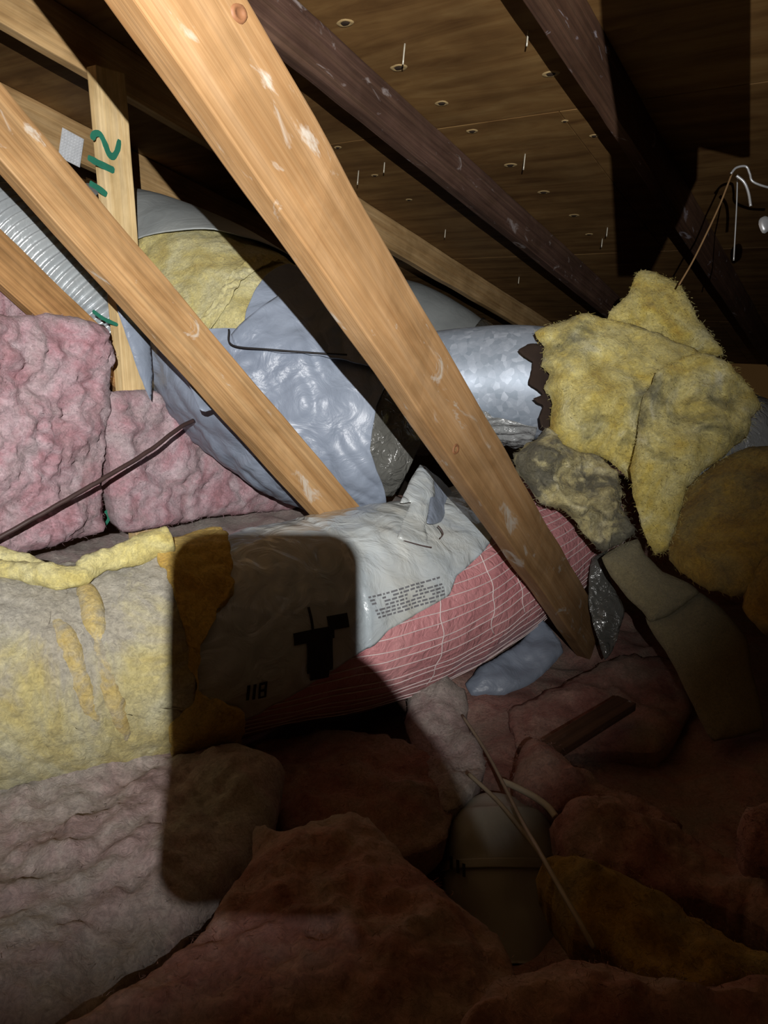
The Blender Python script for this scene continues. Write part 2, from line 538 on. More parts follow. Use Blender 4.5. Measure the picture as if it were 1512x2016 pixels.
def pillow(name, poly, zf, nrm, mat, parent=None, step=9, thick=.06, puff=.03, edge=.05, amp=.012, sc=14, fine=.004, rag=3.0, seed=0.0,
           fuzz=0, bend=None, solid_back=True):
    """a soft slab with a torn outline: outline in picture pixels, set at its own depth zf, puffed along nrm and thick behind"""
    ol = resample(poly, step)
    sd = Vector((seed * 3.1, seed * 1.7, seed * 2.3))
    ring = []
    for q in ol:
        d = Vector((q[0] / 28, q[1] / 28, 0)) + sd
        ring.append((q[0] + rag * (noise.noise(d) + .6 * noise.noise(d * 3.1)), q[1] + rag * (noise.noise(d + Vector((7, 3, 1))) + .6 * noise.noise(d * 3.1 + Vector((2, 8, 1))))))
    R = np.array(ring); n = len(R)
    x0, y0 = R.min(0); x1, y1 = R.max(0)
    gx, gy = np.meshgrid(np.arange(x0 + step * .5, x1, step), np.arange(y0 + step * .5, y1, step * .87))
    gx = gx + (np.arange(gx.shape[0]) % 2)[:, None] * step * .5
    G = np.stack([gx.ravel(), gy.ravel()], 1)
    A = R; B = np.roll(R, -1, 0)
    dmin = np.full(len(G), 1e9); ins = np.zeros(len(G), bool)
    for a, b in zip(A, B):
        ab = b - a; l2 = ab @ ab + 1e-9
        t = np.clip(((G - a) @ ab) / l2, 0, 1)
        dmin = np.minimum(dmin, np.hypot(*(G - a - t[:, None] * ab).T))
        c = ((a[1] > G[:, 1]) != (b[1] > G[:, 1]))
        with np.errstate(divide='ignore', invalid='ignore'):
            xi = a[0] + (G[:, 1] - a[1]) * (b[0] - a[0]) / (b[1] - a[1] if b[1] != a[1] else 1e-9)
        ins ^= c & (G[:, 0] < xi)
    sel = ins & (dmin > step * .45)
    G = G[sel]; D = dmin[sel]
    pts = [Vector(p) for p in R] + [Vector(p) for p in G]
    dist = np.concatenate([np.zeros(n), D])
    vv, ee, ff, *_ = delaunay_2d_cdt(pts, [(i, (i + 1) % n) for i in range(n)], [], 1, 1e-4)
    if len(vv) != len(pts):                       # self touching outline: recompute the distances of new points
        dist = np.array([0.0 if min(np.hypot(*(R - np.array(v)).T)) < 1e-3 else
                         float(np.min(np.hypot(*(R - np.array(v)).T))) for v in vv])
    N = Vector(nrm).normalized()
    front = []; back = []
    bnd = {}
    for i, q in enumerate(vv):
        t = zf(q[0], q[1]); P = W(q[0], q[1], t)
        e = edge * F / t
        k = min(1.0, dist[i] / e); prof = math.sqrt(max(0.0, 1 - (1 - k) ** 2))
        Q = P + sd
        h = puff * prof + prof * (amp * fbm(Q, sc, 4) + fine * fbm(Q, sc * 4.2, 3))
        lump = noise.noise(Q * sc * .45); h += prof * amp * 1.3 * (abs(lump) - .3)
        if bend: h += bend(q[0], q[1])
        front.append(P + N * h)
        back.append(P - N * (thick * (prof if not bend else 1) * .999 + 1e-4) + (N * bend(q[0], q[1]) if bend else Vector()))
    nv = len(vv)
    edges_count = {}
    F1 = []
    eye = Vector((0, 0, CAMZ))
    for f in ff:
        f = list(f)
        a, b, c = front[f[0]], front[f[1]], front[f[2]]
        if (b - a).cross(c - a).dot(N) < 0: f = f[::-1]
        F1.append(tuple(f))
        for i in range(len(f)):
            e = (f[i], f[(i + 1) % len(f)])
            edges_count[e] = 1
    faces = list(F1)
    for f in F1:
        faces.append(tuple(i + nv for i in reversed(f)))
    for (a, b) in list(edges_count):
        if (b, a) not in edges_count:
            faces.append((b, a, a + nv, b + nv))
    vs = front + back
    if fuzz:
        rnd = random.Random(int(seed * 100) + 5)
        for k in range(fuzz):
            i = rnd.randrange(n) if rnd.random() < .12 else rnd.randrange(len(front))
            if i >= len(front): continue
            b = front[i]
            d = Vector((rnd.gauss(0, 1), rnd.gauss(0, 1), rnd.gauss(0, 1))) + N * .35
            b = b + Vector((rnd.gauss(0, .006), rnd.gauss(0, .006), rnd.gauss(0, .006))) * (i >= n)
            d.normalize(); L = rnd.uniform(.004, .011); w = .0004
            s = d.cross(Vector((.2, .9, .3))).normalized() * w
            m1 = b + d * L * .5 + Vector((rnd.gauss(0, .003), rnd.gauss(0, .003), -.001)); e1 = b + d * L + Vector((rnd.gauss(0, .004), rnd.gauss(0, .004), -.004))
            j = len(vs); vs += [b - s, b + s, m1 + s, m1 - s, e1]
            faces += [(j, j + 1, j + 2, j + 3), (j + 3, j + 2, j + 4)]
    return link(name, vs, faces, mat, parent)


CAMDIR = -(cam.rotation_euler.to_matrix() @ Vector((0, 0, -1)))     # towards the camera
UPN = Vector((0, 0, 1)); WALLN = -V
rad = math.radians


def crop(ox, oy, k):
    return lambda pts: [(ox + x / k, oy + y / k) for x, y in pts]


Z6 = crop(800, 500, 2.1236); Z7 = crop(800, 1350, 2.1236); Z3 = crop(680, 900, 2.653); ZR = crop(1000, 1000, 2.953)
Z1 = crop(0, 0, 2.908); ZT = crop(950, 0, 2.69)

# ================================================================== the setting
RN = (U * ROOF_S + ZV).normalized(); RS = (U - ZV * ROOF_S).normalized()     # roof normal, down-slope


def roof_uv(u, v, dz=0.0):
    return uvz(u, v, ROOF_H - ROOF_S * u) + RN * dz


roof = thing('ceiling', 'brown plywood underside of the pitched attic roof', None, roof_uv(0, 0), kind='structure')
SL = math.sqrt(1 + ROOF_S ** 2)
k = 0
for iu, ua in enumerate((-1.42, -.20, 1.02, 2.24, 3.46, 4.68)):
    for iv in range(-1, 3):
        va = -.3 + iv * 2.44 + (1.22 if iu % 2 else 0)
        u0, u1 = ua + .002, ua + 1.217
        c = roof_uv((u0 + u1) / 2, va + 1.22, .009)
        box_obj('plywood_panel', c, RS, V, RN, (u1 - u0) * SL, 2.437, .018, M['ply'], roof, bevel=.001)

# nails coming through the sheathing and the splintered plugs beside them
for (px, py) in [(797, 86), (1040, 60), (706, 336), (1034, 303), (877, 452), (757, 320), (1196, 448), (1186, 470), (1022, 545)]:
    a = roof_pt(px, py)
    L = .05 if px in (797, 1034, 706) else .035
    tip = a - RN * L + U * .004
    nl = tubeline('nail', [a + RN * .004, a.lerp(tip, .5), tip], .0022, M['nail'], roof, n=4, sides=6, world=True)


def disc_on(name, c, n, e1, ra, rb, h, mat, parent, sides=16, inner=0.0):
    e2 = n.cross(e1)
    vs = []; fa = []
    prof = [(1.0, 0.0), (.86, h), (.55, h * .8), (.45, h * .1), (.0, h * .05)] if inner else [(1.0, 0.0), (.8, h), (.4, h * 1.2), (0, h * 1.25)]
    for (q, hh) in prof:
        for j in range(sides):
            a = 2 * math.pi * j / sides
            w = 1 + .18 * noise.noise(c * 40 + Vector((math.cos(a), math.sin(a), 0)) * 1.3)
            vs.append(c + (e1 * math.cos(a) * ra + e2 * math.sin(a) * rb) * q * w + n * hh)
    for i in range(len(prof) - 1):
        for j in range(sides):
            kk = (j + 1) % sides
            fa.append((i * sides + j, i * sides + kk, (i + 1) * sides + kk, (i + 1) * sides + j))
    return link(name, vs, fa, mat, parent)


for i, (px, py, s) in enumerate([(680, 45, 1.15), (785, 133, 1.2), (870, 203, 1.0), (1085, 145, 1.1), (930, 258, .95), (665, 290, .7), (738, 345, .7), (1005, 325, 1.1),
                                 (1070, 378, 1.1), (1130, 424, 1.0), (1160, 461, .8), (805, 393, .7), (1170, 267, .7), (1112, 238, .5)]):
    c = roof_pt(px, py)
    rim = disc_on('splintered_rim', c + RN * .0005, -RN, V, .022 * s, .013 * s, .0028, M['ring'], roof, inner=1)
    disc_on('plugged_hole', c - RN * .0012, -RN, V, .011 * s, .0065 * s, .0022, M['hole'], roof)

fl = box_obj('floor', uvz(2.2, 1.0, -1.17), U, V, ZV, 8.0, 8.0, .04, M['boards']); tag(fl, 'dark board floor under the attic insulation', kind='structure')
wl = thing('wall_left', 'dark plywood gable wall at the far end of the attic', None, uvz(2.0, 4.6, -1.15), kind='structure')
for i in range(6):
    box_obj('wall_panel', uvz(-1.4 + i * 1.22, 4.62, .05), U, V, ZV, 1.216, .02, 2.5, M['ply'], wl, bevel=.001)


# ================================================================== trusses
def truss(label, v0, raf_mat, kw=.12):
    t = thing('roof_truss', label, 'roof truss', uvz(1.0, v0, -1.1))
    h = kw / 2
    u0, u1 = -1.0, 5.4
    o = h * SL
    beam('top_chord', v0, (u0, ROOF_H - ROOF_S * u0 - o - .001), (u1, ROOF_H - ROOF_S * u1 - o - .001), kw, raf_mat, t, wobble=.002)
    return t


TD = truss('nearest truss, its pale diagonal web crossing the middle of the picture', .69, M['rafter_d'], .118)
wD = beam('web', .65, (-.13, .945), (2.08, -.95), .13, M['web'], TD, wobble=.003)
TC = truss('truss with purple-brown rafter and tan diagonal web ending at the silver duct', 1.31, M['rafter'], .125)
ca = W(85, 352, 1.42); cb_ = W(617, 957, 1.88); cx = (cb_ - ca).normalized(); cy = (V - cx * V.dot(cx)).normalized()
c_lo, c_hi = ca - cx * 1.0, cb_ + cx * .55
wC = box_obj('web', (c_lo + c_hi) / 2, cx, cy, cx.cross(cy), (c_hi - c_lo).length, .038, .106, M['web2'], TC, wobble=.003)
TA = truss('truss holding the upright post marked in green beside the pink batts', 1.92, M['rafter_far'], .125)
wA = beam('web', 1.89, (.105, 1.035), (2.315, -.965), .108, M['web3'], TA)
post = beam('post', 1.85, (1.462, .60), (1.462, -1.1), .092, M['post'], TA)
beam('bottom_chord', 1.93, (-1, -1.09), (5, -1.09), .09, M['web3'], TA)
TB = truss('farthest visible truss with a metal nail plate behind the green-marked post', 2.54, M['rafter_far'], .13)
beam('web', 2.54, (.75, .62), (2.9, -.95), .112, M['web3'], TB)
TF = truss('dim truss in the dark beyond the nail-plated one', 3.15, M['rafter_far'], .13)
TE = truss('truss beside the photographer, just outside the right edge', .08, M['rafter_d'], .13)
# its web: the lower edge of it throws the dark band over the right of the roof
d = Vector((.164, -.181)).normalized(); nn = Vector((-d.y, d.x))
pa = Vector((.531, .364)) - d * .75 + nn * .065; pb = Vector((.531, .364)) + d * .255 + nn * .065  # lower end cut short so its shade misses the yellow batts
beam('web', .08, (pa.x, pa.y), (pb.x, pb.y), .13, M['web3'], TE)
gp = [(.62, .42), (.78, .30), (1.16, .306), (.975, .43), (.86, .62), (.70, .78), (.45, .80)]  # unseen plate added here, outline shaped to widen the dark band on the roof
vs = [uvz(u, .118, z) for u, z in gp] + [uvz(u, .130, z) for u, z in gp]
m = len(gp)
link('shade_plate', vs, [tuple(range(m)), tuple(range(2 * m - 1, m - 1, -1))] + [(i, i + m, (i + 1) % m + m, (i + 1) % m) for i in range(m)], M['ply'], TE, smooth=False)

# nail plate with its punched teeth
npo = uvz(0, 0, 0)
np_c = (W(140, 291, on_v(2.53)(140, 291)))
npl = box_obj('nail_plate', np_c, (U * .96 - ZV * .28).normalized(), V, (U * .28 + ZV * .96).normalized(), .085, .003, .10, M['plate'], TB, bevel=.0005)
exu, exz = (U * .96 - ZV * .28).normalized(), (U * .28 + ZV * .96).normalized()
vs = []; fa = []
for i in range(7):
    for j in range(9):
        c = np_c - V * .0015 + exu * ((i - 3) * .0115) + exz * ((j - 4) * .0108)
        b0 = len(vs)
        for (dx, dz, dy) in ((-.0042, -.002, 0), (.0042, -.002, 0), (.0042, .002, 0), (-.0042, .002, 0), (0, .0015, -.006)):
            vs.append(c + exu * dx + exz * dz + V * dy)
        fa += [(b0, b0 + 1, b0 + 4), (b0 + 1, b0 + 2, b0 + 4), (b0 + 2, b0 + 3, b0 + 4), (b0 + 3, b0, b0 + 4)]
link('plate_teeth', vs, fa, M['plate'], npl, smooth=False)


def stroke(name, px_pts, v, w, mat, parent):
    """marker stroke lying on a truss-plane face"""
    P = [W(x, y, on_v(v)(x, y)) for x, y in px_pts]
    cv = [Vector(p) for p in catmull([tuple(p) for p in P], 24)]
    vs = []; fa = []
    for i, c in enumerate(cv):
        T = (cv[min(24, i + 1)] - cv[max(0, i - 1)]).normalized(); S = T.cross(V).normalized()
        ww = w * (1 + .25 * noise.noise(c * 60)) * (1.0 if 0 < i < 24 else .6)
        for sx, dv in ((-1, 0), (1, 0), (.9, -.0008), (-.9, -.0008)):
            vs.append(c + S * ww * sx + V * dv)
    for i in range(24):
        for j in range(4):
            kk = (j + 1) % 4
            fa.append((i * 4 + j, i * 4 + kk, (i + 1) * 4 + kk, (i + 1) * 4 + j))
    return link(name, vs, fa, mat, parent, smooth=False)


for pts in ([(528, 800), (540, 768), (572, 768), (600, 820), (622, 878), (648, 896), (672, 860), (684, 800)],
            [(502, 900), (560, 932), (655, 978)], [(512, 1046), (560, 1076), (612, 1116)]):
    stroke('green_marker_stroke', Z1(pts), 1.8497, .0085, M['green'], post)
for pts in ([(182, 612), (205, 628), (232, 640)], [(206, 838), (212, 868), (205, 905)], [(208, 1005), (214, 1020), (206, 1035)]):
    stroke('green_marker_stroke', pts, 1.8497, .0055, M['green'], post)

# knots on the near web
for (px, py) in ((471, 27), (897, 884)):
    c = W(px, py, on_v(.6495)(px, py))
    disc_on('knot', c, -V, U, .012, .010, .0022, M['knot'], wD, inner=1)

# ================================================================== insulation against the left wall
WN = WALLN
b1 = pillow('insulation_batt', [(-300, 600), (-60, 615), (40, 622), (120, 618), (205, 640), (214, 655), (216, 760), (208, 860), (196, 950), (206, 1040), (170, 1055), (60, 1085), (-60, 1110), (-300, 1160)],
            on_v(1.80), WN, M['pink'], step=8, thick=.09, puff=.045, edge=.05, amp=.030, sc=11, fine=.018, rag=5, seed=1, fuzz=1800)
tag(b1, 'tall pink fibreglass batt on the wall at the left edge', 'insulation batt')
b2 = pillow('insulation_batt', [(216, 772), (300, 768), (400, 800), (520, 880), (640, 940), (700, 985), (600, 1002), (480, 1010), (380, 1022), (300, 1040), (240, 1048), (222, 1000), (212, 900), (208, 820)],
            on_v(1.80), WN, M['pink'], step=8, thick=.09, puff=.04, edge=.05, amp=.026, sc=11, fine=.016, rag=4, seed=2, fuzz=1800)
tag(b2, 'shorter pink fibreglass batt on the wall below the grey wrapped duct', 'insulation batt')
b3 = pillow('insulation_batt', [(-60, 545), (30, 552), (75, 590), (110, 625), (60, 650), (-60, 650)], on_v(2.02), WN, M['pink'], step=8, thick=.07, puff=.03, amp=.02, sc=10, fine=.008, seed=3, fuzz=540)
tag(b3, 'small pink batt end peeking above the tall pink batt', 'insulation batt')
b4 = pillow('insulation_batt', [(-420, 1170), (-60, 1100), (100, 1070), (230, 1045), (400, 1015), (600, 985), (760, 965), (820, 1010), (700, 1120), (400, 1180), (100, 1200), (-60, 1220), (-420, 1290)],
            on_z(-.73), UPN, M['pink_dusty'], step=10, thick=.2, puff=.02, edge=.06, amp=.02, sc=9, fine=.006, seed=4)
tag(b4, 'flat dusty grey-pink batt lying between wall batts and yellow blanket', 'insulation batt')

# ================================================================== far corrugated hose behind the left webs
hose = Tube([(-60, 400, 2.34, .125), (40, 478, 2.32, .125), (120, 550, 2.30, .122), (190, 615, 2.32, .11), (230, 680, 2.4, .10)], 160)
hb = thing('flexible_hose', 'silver ribbed flexible hose behind the left diagonal webs', 'duct hose', W(120, 640, 2.6))
hose.surf('ribbed_skin', M['hose'], hb, ns=260, na=40, disp=lambda s, a, p: .008 * math.sin(s * 2 * math.pi * 26))

# ================================================================== grey wrapped duct, upper left to centre
gd = Tube([(150, 485, 2.75, .20), (250, 520, 2.58, .23), (340, 570, 2.48, .255), (420, 630, 2.40, .28), (510, 710, 2.32, .295), (600, 790, 2.28, .28), (690, 850, 2.28, .255), (775, 890, 2.32, .22)], 220)
G = thing('wrapped_duct', 'fat duct in blue-grey plastic with a bared yellow fibreglass band', 'duct', W(560, 960, 2.2))


def interp(tab):
    xs = [t[0] for t in tab]; ys = [t[1] for t in tab]
    return lambda x: float(np.interp(x, xs, ys))


deg = lambda tab: [(rad(a), b) for a, b in tab]
sl_end = interp(deg([(-180, .2), (-90, .2), (8, .307), (14, .32), (29, .375), (46, .42), (50, .45), (77, .5), (180, .5)]))
jk_start = interp(deg([(-200, .15), (-90, .2), (-45, .30), (-29, .36), (-12, .52), (-7, .57), (0, .593), (6, .618), (14, .598), (24, .583), (36, .568), (45, .56), (72, .55)]))
jk_end = interp(deg([(-190, 1.0), (-40, 1.0), (-14, .91), (-4, .885), (20, .865), (72, .86)]))
gd.surf('duct_insulation', M['yellow_clean'], G, dr=-.006, ns=200, na=110,
        disp=lambda s, a, p: .012 * fbm(p, 12, 4) + .004 * fbm(p, 55, 2), s0=0, s1=.985, cap=True)
gd.surf('upper_sleeve', M['sleeve'], G, s0=0.0, s1=sl_end, dr=.012, ns=70, na=90, solid=.003,
        disp=lambda s, a, p: .006 * noise.noise(p * 7))
wr = lambda s, a, p: (.010 * noise.noise(Vector((s * 16, a * 2.2, 3))) + .016 * abs(noise.noise(Vector((s * 17 + a * 3.4, a * 2.2 - s * 6, 7)))) * (1 if s > .5 else .5)
                      + .004 * noise.noise(Vector((s * 60 - a * 4, a * 3, 1))))
gd.surf('plastic_jacket', M['jacket'], G, s0=jk_start, s1=jk_end, a0=rad(-190), a1=rad(72), dr=.010, ns=220, na=150, solid=.003, disp=wr)
# overlapping sheet taped across the middle, with its folded edge
gd.surf('jacket_overlap', M['jacket'], G, s0=.615, s1=.86, a0=interp([(.60, rad(3)), (.615, rad(0)), (.632, rad(-3)), (.677, rad(7)), (.735, rad(21)), (.777, rad(31)), (.9, rad(45))]), a1=rad(72),
        dr=.028, ns=70, na=60, solid=.003, disp=lambda s, a, p: wr(s, a, p))
# band of stitching across the bared yellow part
gd.surf('loose_fibre_strip', M['yellow_clean'], G, s0=interp(deg([(-20, .565), (11, .55), (26, .53), (40, .52), (70, .51)])), s1=interp(deg([(-20, .585), (11, .57), (26, .552), (40, .545), (70, .53)])), a0=rad(-14), a1=rad(62),
        dr=.006, ns=16, na=90, solid=.002, disp=lambda s, a, p: .012 * abs(fbm(p, 40, 3)))
# dark film at the open end
gd.surf('dark_film_end', M['dark_film'], G, s0=.864, s1=1.0, a0=rad(-30), a1=rad(75), dr=.004, ns=24, na=50, solid=.003, disp=lambda s, a, p: .012 * noise.noise(p * 22))
# loose flaps of jacket on the left
f1 = pillow('jacket_flap', [(228, 598), (262, 628), (294, 662), (300, 720), (298, 788), (288, 770), (268, 720), (245, 650)], on_v(1.70), WN, M['jacket'], G, step=5, thick=.003, puff=.012, edge=.05, amp=.004, fine=.001, rag=1, seed=5)
f2 = pillow('jacket_flap', [(362, 735), (390, 742), (412, 775), (432, 800), (404, 811), (392, 806), (380, 775)], on_px((362, 735, 1.90), (432, 800, 1.88), (404, 811, 1.84)), CAMDIR, M['jacket'], G, step=5, thick=.003, puff=.012, edge=.03, amp=.004, fine=.001, rag=1, seed=6)
# the cord along the sheet edge
cord = [gd.at(s, rad(a), .046)[0] for s, a in ((.612, 1), (.632, -3), (.677, 7), (.735, 21), (.777, 31))]
cd = tubeline('cord', cord, .0026, M['black'], None, n=40, world=True)
tag(cd, 'thin black cord stretched over the blue-grey duct jacket', 'cord')

# ================================================================== sheet-metal duct, centre right
md_ = Tube([(690, 800, 2.40, .172), (820, 770, 2.36, .168), (940, 755, 2.32, .167), (1060, 755, 2.28, .165), (1200, 790, 2.3, .165), (1350, 860, 2.3, .17), (1620, 960, 2.3, .17)], 160)
MD = thing('metal_duct', 'galvanised sheet-metal duct running into the torn yellow batts', 'duct', W(980, 860, 2.28))
md_.surf('metal_pipe', M['steel'], MD, s1=.62, ns=90, na=72, disp=lambda s, a, p: .0022 * noise.noise(p * 9))
md_.surf('hidden_run', M['film'], MD, s0=.60, s1=1.0, ns=40, na=40, dr=.015)
md_.surf('clear_film', M['film'], MD, s0=.14, s1=.50, a0=rad(-150), a1=interp([(.0, rad(-40)), (.28, rad(-14)), (.36, rad(-22)), (.42, rad(-34)), (.5, rad(-40))]), dr=.022, ns=90, na=60, solid=.002,
         disp=lambda s, a, p: .014 * noise.noise(Vector((s * 12, a * 9, 4))) + .008 * noise.noise(Vector((s * 30, a * 20, 2))))
md_.surf('film_collar', M['film'], MD, s0=.10, s1=.205, a0=rad(-180), a1=rad(180), dr=.012, ns=20, na=72, solid=.002, disp=lambda s, a, p: .006 * noise.noise(p * 30))

# distant grey duct behind the far rafter
fd = Tube([(740, 610, 4.2, .2), (830, 652, 4.2, .225), (960, 740, 4.2, .23), (1080, 830, 4.25, .2)], 80)
FD = thing('duct_run', 'dull grey duct seen past the near web behind the metal duct', 'duct', W(900, 760, 3.0))
fd.surf('duct_skin', M['sleeve'], FD, ns=60, na=48, disp=lambda s, a, p: .006 * noise.noise(p * 8))
fd.surf('joint_band', M['dark_film'], FD, s0=.52, s1=.60, dr=.006, ns=6, na=48, solid=.002)

# ================================================================== lower duct: silver jacket with pink lining
ld_ = Tube([(-120, 1345, 1.44, .186), (30, 1335, 1.48, .19), (150, 1322, 1.53, .192), (350, 1280, 1.63, .205), (520, 1243, 1.75, .216), (700, 1205, 1.90, .236), (860, 1158, 2.06, .230),
            (980, 1100, 2.22, .215), (1080, 1045, 2.38, .195), (1180, 965, 2.6, .165)], 260)
LD = thing('flexible_duct', 'low fat duct in torn silver plastic over pink threaded lining', 'duct', W(700, 1410, 1.8))
pk_n = lambda s, a, p: .008 * noise.noise(p * 9) + .003 * noise.noise(p * 34)
pl_ = ld_.surf('pink_lining', M['lining'], LD, s0=.3, s1=1.0, ns=150, na=110, disp=pk_n)
lo_edge = interp([(.28, rad(-75)), (.35, rad(-52)), (.39, rad(-42)), (.505, rad(-18)), (.52, rad(-12)), (.595, rad(-4)), (.608, rad(4)), (.67, rad(13)), (.70, rad(24)), (.76, rad(60)), (.80, rad(100))])
jk_n = lambda s, a, p: .012 + .012 * noise.noise(Vector((s * 10, a * 1.6, 5))) + .010 * (1 - abs(noise.noise(Vector((s * 26 + a * 1.2, a * 1.5, 9))))) * (.4 + .6 * (s > .5)) + .004 * noise.noise(Vector((s * 70, a * 6, 2)))
sj = ld_.surf('silver_jacket', M['silver'], LD, s0=.29, s1=.80, a0=lo_edge, a1=rad(185), dr=0.0, ns=230, na=150, solid=.003, disp=jk_n)
for i in range(24):                                  # white reinforcing threads round the lining
    a = rad(66 - i * 6.0)
    pts = []
    for q in range(28):
        s = .36 + (.97 - .36) * q / 27
        p, n = ld_.at(s, a + .05 * noise.noise(Vector((s * 5, i * .7, 0))), 0.0)
        pts.append(p + n * (pk_n(s, a, p) + .0022))
    tubeline('thread', pts, .0013, M['thread'], pl_, n=60, sides=5, world=True)
for sq in (.585, .655, .70):
    pts = []
    for q in range(14):
        a = rad(-2 - q * 4.5 if sq < .64 else 24 - q * 5)
        p, n = ld_.at(sq + .006 * noise.noise(Vector((q * .4, sq * 9, 0))), a, 0.0)
        pts.append(p + n * (pk_n(sq, a, p) + .003))
    tubeline('thread', pts, .0013, M['thread'], pl_, n=30, sides=5, world=True)
# folded tape flap standing on top
tf = pillow('tape_flap', Z3([(388, 40), (420, 52), (455, 100), (468, 190), (440, 290), (415, 360), (440, 458), (400, 472), (270, 424), (300, 335), (345, 235), (285, 238), (345, 110)]),
            on_px((828, 915, 1.97), (782, 1060, 1.74), (850, 1075, 1.78)), CAMDIR, M['silver'], LD, step=5, thick=.004, puff=.012, edge=.04, amp=.014, sc=12, fine=.001, rag=1.5, seed=8)
pillow('tape_flap', Z3([(405, 44), (480, 100), (552, 175), (548, 262), (500, 335), (470, 350), (425, 345), (440, 240), (452, 140)]),
       on_px((835, 918, 1.96), (890, 985, 2.0), (855, 1032, 1.82)), CAMDIR, M['jacket'], LD, step=5, thick=.004, puff=.010, edge=.03, amp=.016, sc=12, fine=.001, rag=1.5, seed=9)
for pts in ([(862, 1035), (868, 1042), (872, 1052), (866, 1060)], [(780, 1060), (800, 1066), (830, 1074), (850, 1078)]):
    tubeline('stray_thread', [(x, y, 1.745) for x, y in pts], .0016, M['cable'], LD, n=16, sides=5)


# printing on the jacket: rows of small type, a black emblem and a size mark
def patch_on(tube, quads, mat, name, parent, dr=.004, fn=jk_n):
    vs = []; fa = []
    for (s0, a0, s1, a1) in quads:
        b0 = len(vs); k1 = max(1, int(abs(s1 - s0) / .006)); k2 = max(1, int(abs(a1 - a0) / rad(2)))
        for i in range(k1 + 1):
            for j in range(k2 + 1):
                s = s0 + (s1 - s0) * i / k1; a = a0 + (a1 - a0) * j / k2
                p, n = tube.at(s, a, 0.0)
                vs.append(p + n * (fn(s, a, p) + dr))
        for i in range(k1):
            for j in range(k2):
                q = b0 + i * (k2 + 1) + j
                fa.append((q, q + 1, q + k2 + 2, q + k2 + 1))
    return link(name, vs, fa, mat, parent)


qs = []; rr = random.Random(3)
for row in range(7):
    a = rad(6.5 - row * 1.75); s = .503 + .001 * row; e = .588 + .0005 * row
    while s < e:
        w = rr.uniform(.002, .007)
        if rr.random() < .9: qs.append((s, a, min(e, s + w), a - rad(.95)))
        s += w + .0016
patch_on(ld_, qs, M['print'], 'printed_text', sj, dr=.0035)
patch_on(ld_, [(.415, rad(-4), .462, rad(-10)), (.430, rad(-10), .460, rad(-26)), (.434, rad(-26), .456, rad(-30)), (.438, rad(7), .441, rad(-4)), (.456, rad(1), .478, rad(-6))], M['print_black'], 'printed_emblem', sj, dr=.004)
patch_on(ld_, [(.362, rad(-25), .365, rad(-34)), (.368, rad(-25), .371, rad(-34)), (.374, rad(-25), .383, rad(-26.5)), (.374, rad(-29), .383, rad(-30.5)), (.374, rad(-33), .383, rad(-34)), (.374, rad(-25), .3765, rad(-34)), (.3805, rad(-25), .383, rad(-34))],
         M['print_black'], 'printed_mark', sj, dr=.004)

# ---- yellow blanket over the left of it
YB = thing('insulation_blanket', 'dusty yellow fibreglass blanket wrapped over the low duct at left', 'insulation', W(150, 1500, 1.4))
y_end = interp(deg([(-150, .36), (-70, .357), (-50, .357), (-37, .352), (-28, .330), (-24, .312), (-6, .315), (6, .323), (18, .352), (35, .367), (74, .395), (150, .39)]))
yb_n = lambda s, a, p: .016 + .010 * fbm(p, 7, 4) + .005 * fbm(p, 45, 3) - .016 * math.exp(-((s - .238) / .005) ** 2) * (1 if a > .1 else .1)
ob = ld_.surf('blanket_body', M['yellow_dusty'], YB, s0=-.5, s1=y_end, a0=rad(-150), a1=rad(150), ns=300, na=150, disp=yb_n, solid=.02)
M['yellow_torn'] = fibre('raw_fibreglass_warm_bounce', [(.3, (.50, .30, .05)), (.5, (.62, .42, .09)), (.7, (.68, .50, .14))], 9)  # raw inner fibre, its orange deepened to stand in for warm bounce light
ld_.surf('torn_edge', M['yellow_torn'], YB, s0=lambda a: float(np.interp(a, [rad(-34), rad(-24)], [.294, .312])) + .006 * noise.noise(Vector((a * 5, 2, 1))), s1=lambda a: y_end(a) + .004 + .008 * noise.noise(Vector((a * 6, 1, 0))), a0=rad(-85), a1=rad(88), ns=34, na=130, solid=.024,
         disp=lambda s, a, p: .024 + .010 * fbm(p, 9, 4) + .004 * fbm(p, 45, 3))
# rolled upper edge
roll = []
for px, py, t, r in [(-60, 1126, 1.42, .02), (40, 1124, 1.42, .02), (110, 1136, 1.41, .022), (160, 1134, 1.42, .022), (185, 1112, 1.45, .022), (250, 1092, 1.49, .024), (335, 1064, 1.53, .028)]:
    roll.append((px, py, t, r))
rt = Tube(roll, 80)
rt.surf('rolled_edge', M['yellow_clean'], YB, s0=-.45, ns=170, na=28, cap=True, disp=lambda s, a, p: .007 * fbm(p, 30, 4) + .006 * noise.noise(p * 14))
rt2 = Tube([(-60, 1080, 1.52, .02), (0, 1095, 1.52, .018), (50, 1104, 1.52, .014), (95, 1118, 1.5, .008)], 50)
rt2.surf('rolled_edge', M['yellow_clean'], YB, s0=-.45, ns=90, na=24, cap=True, disp=lambda s, a, p: .006 * fbm(p, 30, 4))
# raised folds
for ctl in ([(.172, 34), (.182, 24), (.195, 13), (.21, -7), (.222, -22), (.236, -42)], [(.236, 18), (.238, 4), (.243, -10), (.250, -30), (.257, -50)], [(.236, 52), (.237, 38), (.238, 22), (.240, 10)]):
    pts = [ld_.at(s, rad(a), .012)[0] for s, a in ctl]
    tubeline('raised_fold', [tuple(p) for p in pts], .023, M['yellow_fold'], YB, n=70, sides=20, world=True, jit=.003, taper=True)

